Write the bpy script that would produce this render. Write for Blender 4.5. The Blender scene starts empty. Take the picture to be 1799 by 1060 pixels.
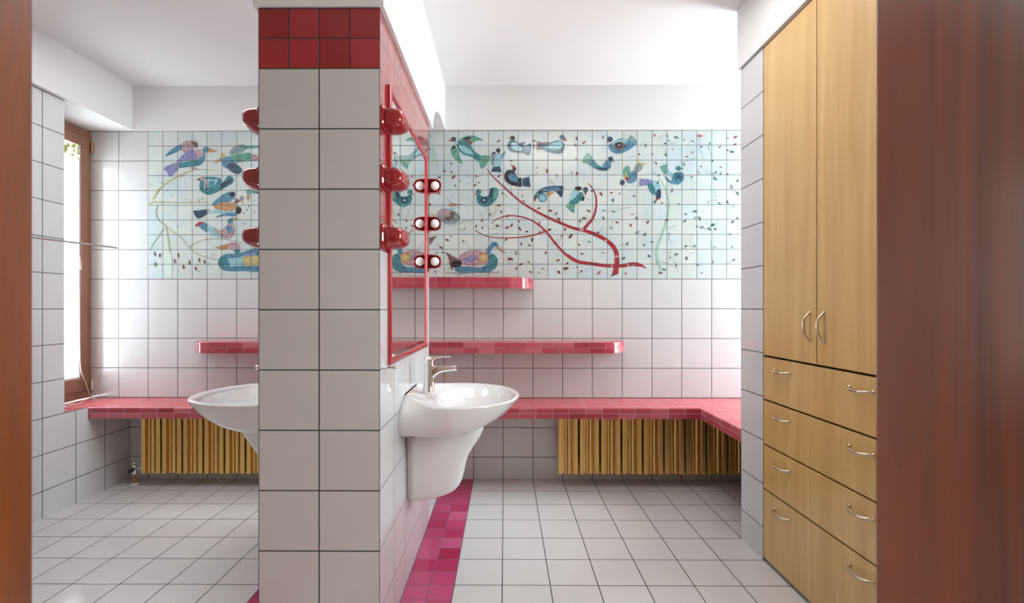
import bpy, bmesh, math, random
from mathutils import Vector, Matrix, noise
random.seed(7)
C = bpy.context.scene.collection
PI = math.pi

# ------------------------------------------------------------------ camera
F = 820.5; CX = 882.5; CY = 541.0; CAMZ = 1.1567; YAW = math.radians(0.3)
cam = bpy.data.cameras.new('camera')
co = bpy.data.objects.new('camera', cam); C.objects.link(co)
co.location = (0, 0, CAMZ); co.rotation_euler = (PI/2, 0, YAW)
cam.sensor_width = 36.0; cam.lens = F/1799*36.0
cam.shift_x = (899.5-CX)/1799; cam.shift_y = (CY-530)/1799
cam.clip_start = 0.02
cam.dof.use_dof = True; cam.dof.focus_distance = 2.3; cam.dof.aperture_fstop = 5.6
bpy.context.scene.camera = co

def ray(px, py):
    lx = (px-CX)/F; lz = -(py-CY)/F
    return (lx*math.cos(YAW)-math.sin(YAW), lx*math.sin(YAW)+math.cos(YAW), lz)
def on_y(px, py, Y):          # point of the plane Y = const seen at a pixel
    d = ray(px, py); t = Y/d[1]
    return (d[0]*t, CAMZ+d[2]*t)

# ------------------------------------------------------------------ world and light
YB = 3.146          # back wall
XL = -2.534         # left wall
XR = 1.184          # right wall (cabinet, pier)
ZC = 2.648          # ceiling
ZT = 2.352          # top of tiling, underside of the beams
MX0, MX1 = -0.817, -0.4135   # middle wall
MY0, MY1 = 1.5445, 2.5445
BF = 2.826
XWR = 2.30          # window plane on the right
world = bpy.data.worlds.new('world'); bpy.context.scene.world = world
world.use_nodes = True
bg = world.node_tree.nodes['Background']
bg.inputs[0].default_value = (0.90, 0.95, 1.0, 1); bg.inputs[1].default_value = 22.0
def area(name, loc, rot, sx, sy, power, color=(1, 1, 1), portal=False):
    l = bpy.data.lights.new(name, 'AREA'); l.shape = 'RECTANGLE'; l.size = sx; l.size_y = sy
    l.energy = power; l.color = color
    if portal: l.cycles.is_portal = True
    o = bpy.data.objects.new(name, l); C.objects.link(o); o.location = loc; o.rotation_euler = rot
    return o
area('portal_window_left', (-2.88, 2.97, 1.45), (0, -PI/2, 0), 1.7, 0.34, 1, portal=True)
area('portal_window_right', (XWR+0.06, 2.72, 1.45), (0, PI/2, 0), 1.7, 0.68, 1, portal=True)
area('portal_fill_window', (XR+.13, 1.0, 1.46), (0, PI/2, 0), .86, .46, 1, portal=True)  # portal of the unseen window added near the door
# added fill lights out of view: one in the hall, two over the room
area('hall_fill_light', (0.0, -0.9, 2.5), (0, 0, 0), 1.6, 1.2, 9, (1.0, 0.78, 0.60))
area('room_fill_light', (0.45, 1.88, 2.62), (0, 0, 0), 0.9, 0.55, 8, (1.0, 1.0, 1.0))
area('room_fill_light', (-1.65, 1.88, 2.62), (0, 0, 0), 1.3, 0.55, 12, (1.0, 1.0, 1.0))
vs = bpy.context.scene.view_settings
vs.view_transform = 'Standard'; vs.look = 'None'; vs.gamma = 1.0; vs.use_curve_mapping = False
vs.exposure = 0.45

# ------------------------------------------------------------------ materials
def nt(name):
    m = bpy.data.materials.new(name); m.use_nodes = True
    t = m.node_tree; b = t.nodes['Principled BSDF']
    return m, t, b
def N(t, kind, **kw):
    n = t.nodes.new(kind)
    for k, v in kw.items(): setattr(n, k, v)
    return n
def math_n(t, op, a, b=None, c=None):
    n = N(t, 'ShaderNodeMath', operation=op)
    for i, v in enumerate((a, b, c)):
        if v is None: continue
        if isinstance(v, (int, float)): n.inputs[i].default_value = v
        else: t.links.new(v, n.inputs[i])
    return n.outputs[0]
def plain(name, col, rough=0.5, metal=0.0, coat=0.0, bump=0.0, bscale=60, spec=0.5):
    m, t, b = nt(name)
    b.inputs['Base Color'].default_value = (*col, 1); b.inputs['Roughness'].default_value = rough
    b.inputs['Metallic'].default_value = metal; b.inputs['Coat Weight'].default_value = coat
    b.inputs['Specular IOR Level'].default_value = spec
    if bump:
        tc = N(t, 'ShaderNodeTexCoord'); nz = N(t, 'ShaderNodeTexNoise'); nz.inputs['Scale'].default_value = bscale
        t.links.new(tc.outputs['Object'], nz.inputs['Vector'])
        bp = N(t, 'ShaderNodeBump'); bp.inputs['Strength'].default_value = bump; bp.inputs['Distance'].default_value = 0.01
        t.links.new(nz.outputs[0], bp.inputs['Height']); t.links.new(bp.outputs[0], b.inputs['Normal'])
    return m

def tile(name, axes, pu, pv, ou, ov, cols, grout, gw=0.0032, rough=0.12, paint=None, wob=0.15, coat=0.0, mott=0.03, spec=0.5):
    """glazed tiles: axes e.g. 'XZ' in world metres, or 'UV' from the UV map in metres.
       cols: list of colours picked per tile.  paint: (dark colour, scale, amount) brushed mottling."""
    m, t, b = nt(name); L = t.links.new
    tc = N(t, 'ShaderNodeTexCoord'); sx = N(t, 'ShaderNodeSeparateXYZ')
    if axes == 'UV':
        L(tc.outputs['UV'], sx.inputs[0]); U, V = sx.outputs[0], sx.outputs[1]
    else:
        L(tc.outputs['Object'], sx.inputs[0])
        U, V = sx.outputs['XYZ'.index(axes[0])], sx.outputs['XYZ'.index(axes[1])]
    a = math_n(t, 'DIVIDE', math_n(t, 'SUBTRACT', U, ou), pu); c = math_n(t, 'DIVIDE', math_n(t, 'SUBTRACT', V, ov), pv)
    fa = math_n(t, 'ABSOLUTE', math_n(t, 'SUBTRACT', math_n(t, 'FRACT', a), 0.5))
    fc = math_n(t, 'ABSOLUTE', math_n(t, 'SUBTRACT', math_n(t, 'FRACT', c), 0.5))
    # distance to the nearest joint, metres
    da = math_n(t, 'MULTIPLY', math_n(t, 'SUBTRACT', 0.5, fa), pu); dc = math_n(t, 'MULTIPLY', math_n(t, 'SUBTRACT', 0.5, fc), pv)
    d = math_n(t, 'MINIMUM', da, dc)
    g = N(t, 'ShaderNodeMapRange'); g.inputs[1].default_value = gw*0.5; g.inputs[2].default_value = gw*0.5+0.0006
    L(d, g.inputs[0])                                   # 0 grout .. 1 tile
    cell = N(t, 'ShaderNodeCombineXYZ'); L(math_n(t, 'FLOOR', a), cell.inputs[0]); L(math_n(t, 'FLOOR', c), cell.inputs[1])
    wn = N(t, 'ShaderNodeTexWhiteNoise', noise_dimensions='3D'); L(cell.outputs[0], wn.inputs['Vector'])
    ramp = N(t, 'ShaderNodeValToRGB'); cr = ramp.color_ramp
    cr.interpolation = 'LINEAR'
    n = len(cols)
    cr.elements[0].color = (*cols[0], 1); cr.elements[0].position = 0
    cr.elements[1].color = (*cols[-1], 1); cr.elements[1].position = 1
    for i in range(1, n-1):
        e = cr.elements.new(i/(n-1)); e.color = (*cols[i], 1)
    L(wn.outputs['Value'], ramp.inputs[0])
    col = ramp.outputs[0]
    nz = N(t, 'ShaderNodeTexNoise'); nz.inputs['Scale'].default_value = 9; nz.inputs['Detail'].default_value = 3
    L(tc.outputs['Object'], nz.inputs['Vector'])
    if paint:
        dk, sc, am = paint
        vo = N(t, 'ShaderNodeTexNoise'); vo.inputs['Scale'].default_value = sc; vo.inputs['Detail'].default_value = 4; vo.inputs['Roughness'].default_value = 0.7
        L(tc.outputs['Object'], vo.inputs['Vector'])
        mr = N(t, 'ShaderNodeMapRange'); mr.inputs[1].default_value = 0.48; mr.inputs[2].default_value = 0.62; mr.inputs[4].default_value = am
        L(vo.outputs[0], mr.inputs[0])
        mx = N(t, 'ShaderNodeMix', data_type='RGBA'); L(mr.outputs[0], mx.inputs[0]); L(col, mx.inputs[6]); mx.inputs[7].default_value = (*dk, 1)
        col = mx.outputs[2]
    elif mott:
        mr = N(t, 'ShaderNodeMapRange'); mr.inputs[3].default_value = 1-mott; mr.inputs[4].default_value = 1+mott
        L(nz.outputs[0], mr.inputs[0])
        vm = N(t, 'ShaderNodeVectorMath', operation='SCALE'); L(col, vm.inputs[0]); L(mr.outputs[0], vm.inputs['Scale'])
        col = vm.outputs[0]
    mx = N(t, 'ShaderNodeMix', data_type='RGBA'); L(g.outputs[0], mx.inputs[0]); mx.inputs[6].default_value = (*grout, 1); L(col, mx.inputs[7])
    L(mx.outputs[2], b.inputs['Base Color'])
    rr = N(t, 'ShaderNodeMapRange'); rr.inputs[3].default_value = 0.8; rr.inputs[4].default_value = rough; L(g.outputs[0], rr.inputs[0])
    L(rr.outputs[0], b.inputs['Roughness'])
    b.inputs['Specular IOR Level'].default_value = spec; b.inputs['Coat Weight'].default_value = coat; b.inputs['Coat Roughness'].default_value = 0.05
    # bump: sunk joint with a pillowed edge + soft waviness of the glaze
    pl = N(t, 'ShaderNodeMapRange', interpolation_type='SMOOTHSTEP'); pl.inputs[1].default_value = gw*0.4; pl.inputs[2].default_value = gw*0.5+0.004; L(d, pl.inputs[0])
    hh = math_n(t, 'ADD', math_n(t, 'MULTIPLY', pl.outputs[0], 0.0008), math_n(t, 'MULTIPLY', nz.outputs[0], 0.0012*wob))
    bp = N(t, 'ShaderNodeBump'); bp.inputs['Strength'].default_value = 0.6; bp.inputs['Distance'].default_value = 1.0
    L(hh, bp.inputs['Height']); L(bp.outputs[0], b.inputs['Normal'])
    return m

def wood(name, c1, c2, scale, stretch, rough, coat, axis='Z', knots=False, detail=6):
    m, t, b = nt(name); L = t.links.new
    tc = N(t, 'ShaderNodeTexCoord'); mp = N(t, 'ShaderNodeMapping')
    s = [scale]*3; s['XYZ'.index(axis)] = scale*stretch
    mp.inputs['Scale'].default_value = s
    L(tc.outputs['Object'], mp.inputs[0])
    nz = N(t, 'ShaderNodeTexNoise'); nz.inputs['Scale'].default_value = 1; nz.inputs['Detail'].default_value = detail; nz.inputs['Roughness'].default_value = 0.6; nz.inputs['Distortion'].default_value = 0.6
    L(mp.outputs[0], nz.inputs['Vector'])
    r = N(t, 'ShaderNodeValToRGB'); r.color_ramp.elements[0].position = 0.3; r.color_ramp.elements[1].position = 0.7
    r.color_ramp.elements[0].color = (*c1, 1); r.color_ramp.elements[1].color = (*c2, 1)
    L(nz.outputs[0], r.inputs[0]); col = r.outputs[0]
    if knots:
        vo = N(t, 'ShaderNodeTexVoronoi'); vo.inputs['Scale'].default_value = 2.2
        L(tc.outputs['Object'], vo.inputs['Vector'])
        mr = N(t, 'ShaderNodeMapRange'); mr.inputs[1].default_value = 0.0; mr.inputs[2].default_value = 0.05; mr.inputs[3].default_value = 0.7; mr.inputs[4].default_value = 0
        L(vo.outputs['Distance'], mr.inputs[0])
        mx = N(t, 'ShaderNodeMix', data_type='RGBA'); L(mr.outputs[0], mx.inputs[0]); L(col, mx.inputs[6]); mx.inputs[7].default_value = (0.45, 0.18, 0.04, 1)
        col = mx.outputs[2]
    L(col, b.inputs['Base Color']); b.inputs['Roughness'].default_value = rough
    b.inputs['Coat Weight'].default_value = coat; b.inputs['Coat Roughness'].default_value = 0.12
    return m

WC = [(0.645, 0.65, 0.655), (0.68, 0.685, 0.69), (0.66, 0.665, 0.67)]
GR = (0.045, 0.05, 0.05)
TX = -0.0107
M = {}
M['wall_xz'] = tile('white wall tile back', 'XZ', .2, .2, TX, .15, WC, GR, .0034, .12)
M['wall_front'] = tile('white wall tile pillar front', 'XZ', (MX1-MX0)/2, .2, MX0, .15, WC, GR, .0038, .14)
M['wall_yz'] = tile('white wall tile side', 'YZ', .2, .2, YB, .15, WC, GR, .0034, .08)
M['wall_mid'] = tile('white wall tile middle side', 'YZ', .2, .2, MY0, .15, WC, (0.12, .12, .14), .0026, .06)
RC = [(0.30, .022, .026), (0.36, .030, .036), (0.42, .036, .046), (0.33, .026, .030)]
M['red_front'] = tile('red tile pillar front', 'XZ', (MX1-MX0)/4, .1, MX0, .15, RC, (0.05, .04, .03), .0034, .2)
M['red_side'] = tile('red tile middle side', 'YZ', .1, .1, MY0, .15, RC, (0.10, .05, .05), .0024, .05, wob=.03, coat=.8)
FC = [(0.73, 0.735, 0.74), (0.77, 0.775, 0.78), (0.75, .755, .76)]
M['floor'] = tile('white floor tile', 'XY', .2, .2, TX, YB, FC, (0.05, .05, .055), .0036, .16, wob=.1)
BC = [(0.45, .03, .10), (0.58, .05, .17), (0.66, .13, .28), (0.50, .035, .12), (0.55, .05, .16)]
M['floor_red'] = tile('raspberry floor tile', 'XY', .1, .1, TX, YB, BC, (0.22, .12, .18), .003, .14, wob=.1)
SC = [(0.36, .035, .055), (0.48, .075, .11), (0.42, .050, .075), (0.58, .14, .18), (0.44, .055, .085)]
M['bench_top'] = tile('red bench tile top', 'XY', .1, .1, TX, YB, [(0.58, .10, .115), (0.65, .13, .15), (0.61, .11, .125)], (0.40, .20, .20), .0024, .10)
M['bench_front'] = tile('red bench tile front', 'XZ', .1, .0335, TX, .483, SC, (0.50, .28, .32), .0024, .10)
M['bench_side'] = tile('red bench tile side', 'YZ', .1, .0335, YB, .483, SC, (0.50, .28, .32), .0024, .10)
M['shelf_edge'] = tile('red shelf tile edge', 'UV', .1, .0362, 0, 0, SC, (0.36, .17, .18), .0022, .08)
M['plaster'] = plain('white plaster', (0.84, 0.84, 0.84), .85, bump=.05, bscale=40, spec=.2)
M['hall'] = plain('cream hall wall', (0.55, 0.45, 0.36), .8)
M['hall_floor'] = wood('hall parquet', (.20, .08, .03), (.32, .14, .06), 8, .1, .3, .2, 'Y')
M['door_wood'] = wood('mahogany door wood', (0.07, 0.014, 0.005), (0.35, 0.088, 0.014), 7, .14, .30, .5, 'Z')
M['cab_wood'] = wood('birch cabinet wood', (0.60, 0.365, 0.125), (0.74, 0.49, 0.20), 16, .05, .24, .4, 'Z', knots=True, detail=4)
M['gap'] = plain('dark gap', (0.02, .015, .01), .8)
M['win_brown'] = wood('brown window wood', (0.23, .10, .055), (0.31, .145, .085), 14, .1, .35, .2, 'Z')
M['ceramic'] = plain('white ceramic', (0.80, 0.80, 0.80), .06, coat=.5)
M['chrome'] = plain('chrome', (0.82, .82, .84), .06, 1.0)
M['bronze'] = plain('polished bronze handle', (0.66, .55, .42), .15, 1.0)
M['gold'] = plain('gold painted radiator', (0.80, .51, .17), .30, .75)
M['gold_shade'] = plain('radiator gap shade', (.035, .018, .010), .6)
M['gold_dark'] = plain('radiator tube shade', (0.42, .22, .05), .4, .4)
M['red_ceramic'] = plain('red glazed ceramic', (0.34, .014, .018), .08, coat=.6)
M['frame_red'] = plain('red glazed frame', (0.42, .03, .04), .12, coat=.4)
M['mirror'] = plain('mirror silver', (0.90, .93, .92), .005, 1.0)
M['bulb'] = plain('frosted bulb glass', (0.82, .82, .82), .35)
M['black'] = plain('black fitting', (0.02, .02, .02), .5)
M['brass'] = plain('brass pipe', (0.45, .25, .10), .35, .9)
M['collar'] = plain('white pipe collar', (0.75, .74, .72), .4)
M['steel'] = plain('grey steel rail', (0.50, .53, .53), .28, .9)
M['cord'] = plain('cream cord', (0.75, .68, .56), .7)
M['hinge'] = plain('ivory hinge cover', (0.62, .58, .48), .4)
m, t, b = nt('window glass')
out = t.nodes['Material Output']; tr = N(t, 'ShaderNodeBsdfTransparent'); gl = N(t, 'ShaderNodeBsdfGlossy'); gl.inputs['Roughness'].default_value = .02
lw = N(t, 'ShaderNodeLayerWeight'); lw.inputs[0].default_value = .5; mx = N(t, 'ShaderNodeMixShader')
fac = math_n(t, 'ADD', math_n(t, 'MULTIPLY', math_n(t, 'POWER', lw.outputs['Facing'], 5.0), .9), .04)
tr.inputs[0].default_value = (.96, .98, .97, 1)
t.links.new(fac, mx.inputs[0]); t.links.new(tr.outputs[0], mx.inputs[1]); t.links.new(gl.outputs[0], mx.inputs[2]); t.links.new(mx.outputs[0], out.inputs[0])
M['glass'] = m
M['glass_dim'] = m.copy(); M['glass_dim'].name = 'dimmed window glass'
for n_ in M['glass_dim'].node_tree.nodes:
    if n_.type == 'BSDF_TRANSPARENT': n_.inputs[0].default_value = (.78, .80, .80, 1)  # pane darkened to weaken the light from the left window
# blind fabric: olive and cream print
m, t, b = nt('printed blind fabric')
tc = N(t, 'ShaderNodeTexCoord'); nz = N(t, 'ShaderNodeTexNoise'); nz.inputs['Scale'].default_value = 38; nz.inputs['Detail'].default_value = 4
t.links.new(tc.outputs['Object'], nz.inputs[0]); r = N(t, 'ShaderNodeValToRGB')
r.color_ramp.elements[0].color = (.22, .24, .10, 1); r.color_ramp.elements[0].position = .42
r.color_ramp.elements[1].color = (.75, .72, .60, 1); r.color_ramp.elements[1].position = .56
t.links.new(nz.outputs[0], r.inputs[0]); t.links.new(r.outputs[0], b.inputs['Base Color']); b.inputs['Roughness'].default_value = .9
M['blind'] = m

# ------------------------------------------------------------------ mesh helpers
def obj(name, bm, mats, parent=None, smooth=False, bevel=0, loc=None, seg=2):
    bmesh.ops.recalc_face_normals(bm, faces=bm.faces)
    me = bpy.data.meshes.new(name); bm.to_mesh(me); bm.free()
    if not isinstance(mats, (list, tuple)): mats = [mats]
    for x in mats: me.materials.append(x)
    o = bpy.data.objects.new(name, me); C.objects.link(o)
    if smooth:
        for p in me.polygons: p.use_smooth = True
        if smooth == 'auto':
            me.set_sharp_from_angle(angle=math.radians(38))
    if parent: o.parent = parent
    if loc: o.location = loc
    if bevel:
        bv = o.modifiers.new('bevel', 'BEVEL'); bv.width = bevel; bv.segments = seg; bv.limit_method = 'ANGLE'
        if not smooth:
            for p in me.polygons: p.use_smooth = True
            me.set_sharp_from_angle(angle=math.radians(38))
    return o
def tag(o, label=None, cat=None, group=None, kind=None):
    if label: o['label'] = label
    if cat: o['category'] = cat
    if group: o['group'] = group
    if kind: o['kind'] = kind
    return o
def empty(name, loc):
    o = bpy.data.objects.new(name, None); C.objects.link(o); o.location = loc; o.empty_display_size = .05
    return o
def box(bm, x0, x1, y0, y1, z0, z1, mi=0):
    v = [bm.verts.new(p) for p in ((x0,y0,z0),(x1,y0,z0),(x1,y1,z0),(x0,y1,z0),(x0,y0,z1),(x1,y0,z1),(x1,y1,z1),(x0,y1,z1))]
    fs = []
    for idx in ((0,3,2,1),(4,5,6,7),(0,1,5,4),(2,3,7,6),(1,2,6,5),(3,0,4,7)):
        f = bm.faces.new([v[i] for i in idx]); f.material_index = mi; fs.append(f)
    return fs        # bottom, top, -y, +y, +x, -x
def boxes(*bs):
    bm = bmesh.new()
    for b_ in bs: box(bm, *b_)
    return bm
def tube(bm, pts, r, n=10, caps=True, mi=0):
    pts = [Vector(p) for p in pts]; rings = []
    rs = r if isinstance(r, (list, tuple)) else [r]*len(pts)
    up = None
    for i, p in enumerate(pts):
        a = pts[max(i-1, 0)]; c = pts[min(i+1, len(pts)-1)]
        d = (c-a).normalized()
        if up is None:
            up = Vector((0, 0, 1)) if abs(d.z) < .9 else Vector((1, 0, 0))
        s = d.cross(up).normalized(); up = s.cross(d).normalized()
        rings.append([bm.verts.new(p + (s*math.cos(2*PI*k/n) + up*math.sin(2*PI*k/n))*rs[i]) for k in range(n)])
    for a, c in zip(rings, rings[1:]):
        for k in range(n):
            f = bm.faces.new((a[k], a[(k+1) % n], c[(k+1) % n], c[k])); f.material_index = mi
    if caps:
        bm.faces.new(rings[0][::-1]).material_index = mi; bm.faces.new(rings[-1]).material_index = mi
def loft(bm, rings, cap0=True, cap1=True, closed=True, mi=0):
    vr = [[bm.verts.new(p) for p in r] for r in rings]
    n = len(vr[0])
    for a, c in zip(vr, vr[1:]):
        for k in range(n if closed else n-1):
            f = bm.faces.new((a[k], a[(k+1) % n], c[(k+1) % n], c[k])); f.material_index = mi
    if cap0: bm.faces.new(vr[0][::-1]).material_index = mi
    if cap1: bm.faces.new(vr[-1]).material_index = mi
    return vr
def lathe(bm, prof, cx, cy, n=24, axis='Z', o=(0, 0, 0), mi=0):
    rings = []
    for r, h in prof:
        ring = []
        for k in range(n):
            a = 2*PI*k/n
            if axis == 'Z': ring.append((cx+r*math.cos(a), cy+r*math.sin(a), h))
            elif axis == 'Y': ring.append((cx+r*math.cos(a), h, cy+r*math.sin(a)))
            else: ring.append((h, cx+r*math.cos(a), cy+r*math.sin(a)))
        rings.append(ring)
    loft(bm, rings, mi=mi)
def struct(name, bm, mats, label=None, parent=None, **kw):
    o = obj(name, bm, mats, parent, **kw)
    if not parent: tag(o, label, None, None, 'structure')
    return o

# ------------------------------------------------------------------ the room shell
# floor: white tiles with two raspberry borders beside the middle wall
bm = bmesh.new()
xs = [-2.95, TX-1.0, TX-.8, TX-.4, TX-.2, 2.8]; ms = [0, 1, 0, 1, 0]
ys = [.12, YB+.1]
for i in range(5):
    v = [bm.verts.new(p) for p in ((xs[i], ys[0], 0), (xs[i+1], ys[0], 0), (xs[i+1], ys[1], 0), (xs[i], ys[1], 0))]
    bm.faces.new(v).material_index = ms[i]
box(bm, -2.95, 2.8, -2.6, .12, -.06, 0.0, 2)
box(bm, -2.95, 2.8, .12, YB+.1, -.1, -.002, 0)
struct('floor', bm, [M['floor'], M['floor_red'], M['hall_floor']], 'white square floor tiles with a raspberry tile border')
struct('ceiling', boxes((-3.0, 1.32, .1, 1.412, ZC, ZC+.1), (-3.0, 2.8, 1.412, YB+.15, ZC, ZC+.1), (-1.9, 1.9, -2.6, .1, 2.55, 2.65)), M['plaster'], 'white painted ceiling')

# back wall, tiles below, plaster frieze above
bm = boxes((-3.0, 2.8, YB, YB+.15, -.1, ZT))
struct('wall_back', bm, [M['wall_xz']], 'white tiled back wall with red shelves and a mural')
struct('trim_4', boxes((-3.0, 2.8, YB-.018, YB+.15, ZT, ZC)), M['plaster'], 'white plaster band above the tiled back wall')

# left wall with window niche
WX = -2.80; NY = 2.674
bm = bmesh.new()
box(bm, -3.0, XL, .52, NY, -.1, ZT)
struct('wall_left', bm, [M['wall_yz']], 'white tiled left wall beside the window niche')
bm = bmesh.new()
box(bm, -3.0, XL, NY, YB, -.1, .483)
box(bm, XL-.02, XL, NY, BF, .483, .5485)
box(bm, -3.0, -2.87, NY, YB, ZT-.02, ZT); box(bm, -3.0, -2.79, NY, 2.80, .5485, ZT)  # unseen wall strip added to narrow the window and cut its glow
struct('wall_window_niche', bm, [M['wall_yz']], 'white tiled wall around the left window niche')
struct('trim_1', boxes((-3.0, XL+.030, .52, YB-.018, ZT, ZC)), M['plaster'], 'white plaster beam above the left wall')

# right wall: tiled pier beside the cabinet, deep niche behind it with a window
bm = bmesh.new()
box(bm, XR, 2.75, 2.148, 2.346, -.1, ZT)
struct('wall_right', bm, [M['wall_yz']], 'narrow white tiled pier beside the wooden cabinet')
struct('wall_near_right', boxes((XR, XR+.12, .52, 1.412, -.1, 1.05), (XR, XR+.12, .52, 1.412, 1.87, ZT), (XR, XR+.12, .52, .79, 1.05, 1.87), (XR, XR+.12, 1.21, 1.412, 1.05, 1.87)), [M['wall_yz']], 'tiled wall between the cabinet and the doorway')
struct('wall_behind_cabinet', boxes((XR+.12, 1.9, 1.36, 1.412, -.1, ZT), (1.80, 2.75, 1.412, 2.148, -.1, ZT)), [M['plaster']], 'wall enclosing the cabinet')
bm = bmesh.new()
box(bm, XWR, 2.75, 2.346, YB, -.1, .60); box(bm, XWR, 2.75, 2.346, YB, 2.30, ZC)
box(bm, XWR, 2.75, 2.346, 2.40, .6, 2.3); box(bm, XWR, 2.75, 3.06, YB, .6, 2.3)
struct('wall_far_right', bm, [M['wall_yz']], 'tiled wall around the hidden right window')
struct('trim_2', boxes((XR-.014, 2.75, 1.412, 2.357, ZT, ZC), (XR-.014, XR+.12, .52, 1.412, ZT, ZC)), M['plaster'], 'white plaster beam above the cabinet')

# middle wall (pillar) with red tile crown
bm = bmesh.new()
def quad(p, mi): bm.faces.new([bm.verts.new(q) for q in p]).material_index = mi
Z1, Z2, Z3 = 1.35, 1.95, 2.152
quad([(MX0, MY0, -.05), (MX1, MY0, -.05), (MX1, MY0, Z2), (MX0, MY0, Z2)], 0)
quad([(MX0, MY0, Z2), (MX1, MY0, Z2), (MX1, MY0, Z3), (MX0, MY0, Z3)], 1)
for x in (MX1, MX0):
    quad([(x, MY0, -.05), (x, MY1, -.05), (x, MY1, Z1), (x, MY0, Z1)], 2)
    quad([(x, MY0, Z1), (x, MY1, Z1), (x, MY1, Z3), (x, MY0, Z3)], 3)
quad([(MX0, MY1, -.05), (MX1, MY1, -.05), (MX1, MY1, Z3), (MX0, MY1, Z3)], 0)
quad([(MX0, MY0, Z3), (MX1, MY0, Z3), (MX1, MY1, Z3), (MX0, MY1, Z3)], 0)
bmesh.ops.remove_doubles(bm, verts=bm.verts, dist=1e-5)
struct('wall_middle', bm, [M['wall_front'], M['red_front'], M['wall_mid'], M['red_side']], 'white tiled middle wall with red tiles on top')

# plaster beam over the middle wall, arched where it leaves the tiles
prof = [(.52, ZC), (.52, 2.42)]
for k in range(13):
    a = PI/2*k/12
    prof.append((1.12+.415*math.sin(a), 2.153+.267*math.cos(a)))
prof.append((2.60, 2.153))
for k in range(1, 13):
    a = PI/2*k/12
    prof.append((2.60+.36*(1-math.cos(a)), 2.153+.199*math.sin(a)))
prof += [(YB-.018, ZT), (YB-.018, ZC)]
bm = bmesh.new()
loft(bm, [[(MX0-.014, y, z) for y, z in prof], [(MX1+.014, y, z) for y, z in prof]])
bm.normal_update(); bmesh.ops.triangulate(bm, faces=[f for f in bm.faces if len(f.verts) > 4], ngon_method='EAR_CLIP')
struct('trim_3', bm, M['plaster'], 'white plaster beam with arched underside over the middle wall')
bm = bmesh.new(); pc = []
for p in ((714.5, -6), (715, 10), (716.2, 22), (718.7, 36)):
    d = ray(*p); t_ = (MX1+.0138)/d[0]; pc.append((MX1+.0138, d[1]*t_, CAMZ+d[2]*t_))
tube(bm, pc, .0011, 6)
tag(obj('plaster_crack', bm, M['gap'], bpy.data.objects['trim_3']))

# wall with the doorway the photo is taken through
JY = .52
xl = on_y(59, 500, JY)[0]; xr = on_y(1537, 500, JY)[0]
bm = boxes((-3.0, xl-.04, .10, JY, -.05, ZC), (xr+.04, 1.32, .10, JY, -.05, ZC), (xl-.04, xr+.04, .10, JY, 2.08, ZC))
struct('wall_front', bm, M['hall'], 'hall side wall around the doorway')
d1 = tag(empty('door_1', ((xl+xr)/2, .3, 0)), 'dark red brown wooden door frame the view passes through', None, None, 'structure')
def rel(o, root):
    o.parent = root; o.matrix_parent_inverse = Matrix.Translation(-Vector(root.location)); return o
def part(name, bm, mat, root, **kw):
    o = obj(name, bm, mat, None, **kw)
    return rel(o, root)
part('door_jamb', boxes((xl-.04, xl, .08, JY, 0, 2.08)), M['door_wood'], d1, bevel=.003)
part('door_jamb', boxes((xr, xr+.04, .08, JY, 0, 2.08)), M['door_wood'], d1, bevel=.003)
part('door_head', boxes((xl, xr, .08, JY, 2.04, 2.08)), M['door_wood'], d1)
# hall behind the camera
struct('wall_hall', boxes((-1.9, -1.8, -2.6, .1, 0, 2.6), (1.8, 1.9, -2.6, .1, 0, 2.6), (-1.9, 1.9, -2.7, -2.6, 0, 2.6)), M['hall'], 'hall walls behind the doorway')

# ------------------------------------------------------------------ windows
w = tag(empty('window_1', (WX, 2.9, .55)), 'brown wooden window in the left niche', None, None, 'structure')
y0, y1 = 2.80, YB
part('window_frame', boxes((WX-.06, WX, y0, y1, .552, .605), (WX-.06, WX, y0, y1, 2.29, 2.345), (WX-.06, WX, y1-.022, y1, .605, 2.29), (WX-.06, WX, y0, y0+.03, .605, 2.29)), M['win_brown'], w, bevel=.002)
s0 = boxes((WX-.05, WX+.012, y0+.03, y1-.022, .605, .69), (WX-.05, WX+.012, y0+.03, y1-.022, 2.225, 2.29), (WX-.05, WX+.012, y1-.082, y1-.022, .69, 2.225), (WX-.05, WX+.012, y0+.03, y0+.09, .69, 2.225))
sash = part('window_sash', s0, M['win_brown'], w, bevel=.003)
part('glass_pane', boxes((WX-.030, WX-.022, y0+.085, y1-.077, .685, 2.23)), M['glass_dim'], w)
part('glazing_bead', boxes((WX-.02, WX+.004, y0+.09, y1-.082, .69, .702), (WX-.02, WX+.004, y1-.094, y1-.082, .702, 2.225)), plain('pale glazing bead', (.60, .58, .55), .4), w)
bm = bmesh.new(); lathe(bm, [(.0, .60), (.0085, .602), (.0085, .672), (.0, .674)], WX+.018, y1-.012, 12)
part('hinge_cover', bm, M['hinge'], w, smooth='auto')
bm = bmesh.new(); lathe(bm, [(.0, 2.20), (.0085, 2.202), (.0085, 2.272), (.0, 2.274)], WX+.018, y1-.012, 12)
part('hinge_cover', bm, M['brass'], w, smooth='auto')

w2 = tag(empty('window_2', (XWR, 2.73, .6)), 'window on the right behind the pier', None, None, 'structure')
part('window_frame', boxes((XWR, XWR+.06, 2.40, 3.06, .60, .66), (XWR, XWR+.06, 2.40, 3.06, 2.24, 2.30), (XWR, XWR+.06, 2.40, 2.46, .66, 2.24), (XWR, XWR+.06, 3.0, 3.06, .66, 2.24)), M['win_brown'], w2, bevel=.002)
part('glass_pane', boxes((XWR+.03, XWR+.036, 2.46, 3.0, .66, 2.24)), M['glass'], w2)

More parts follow.
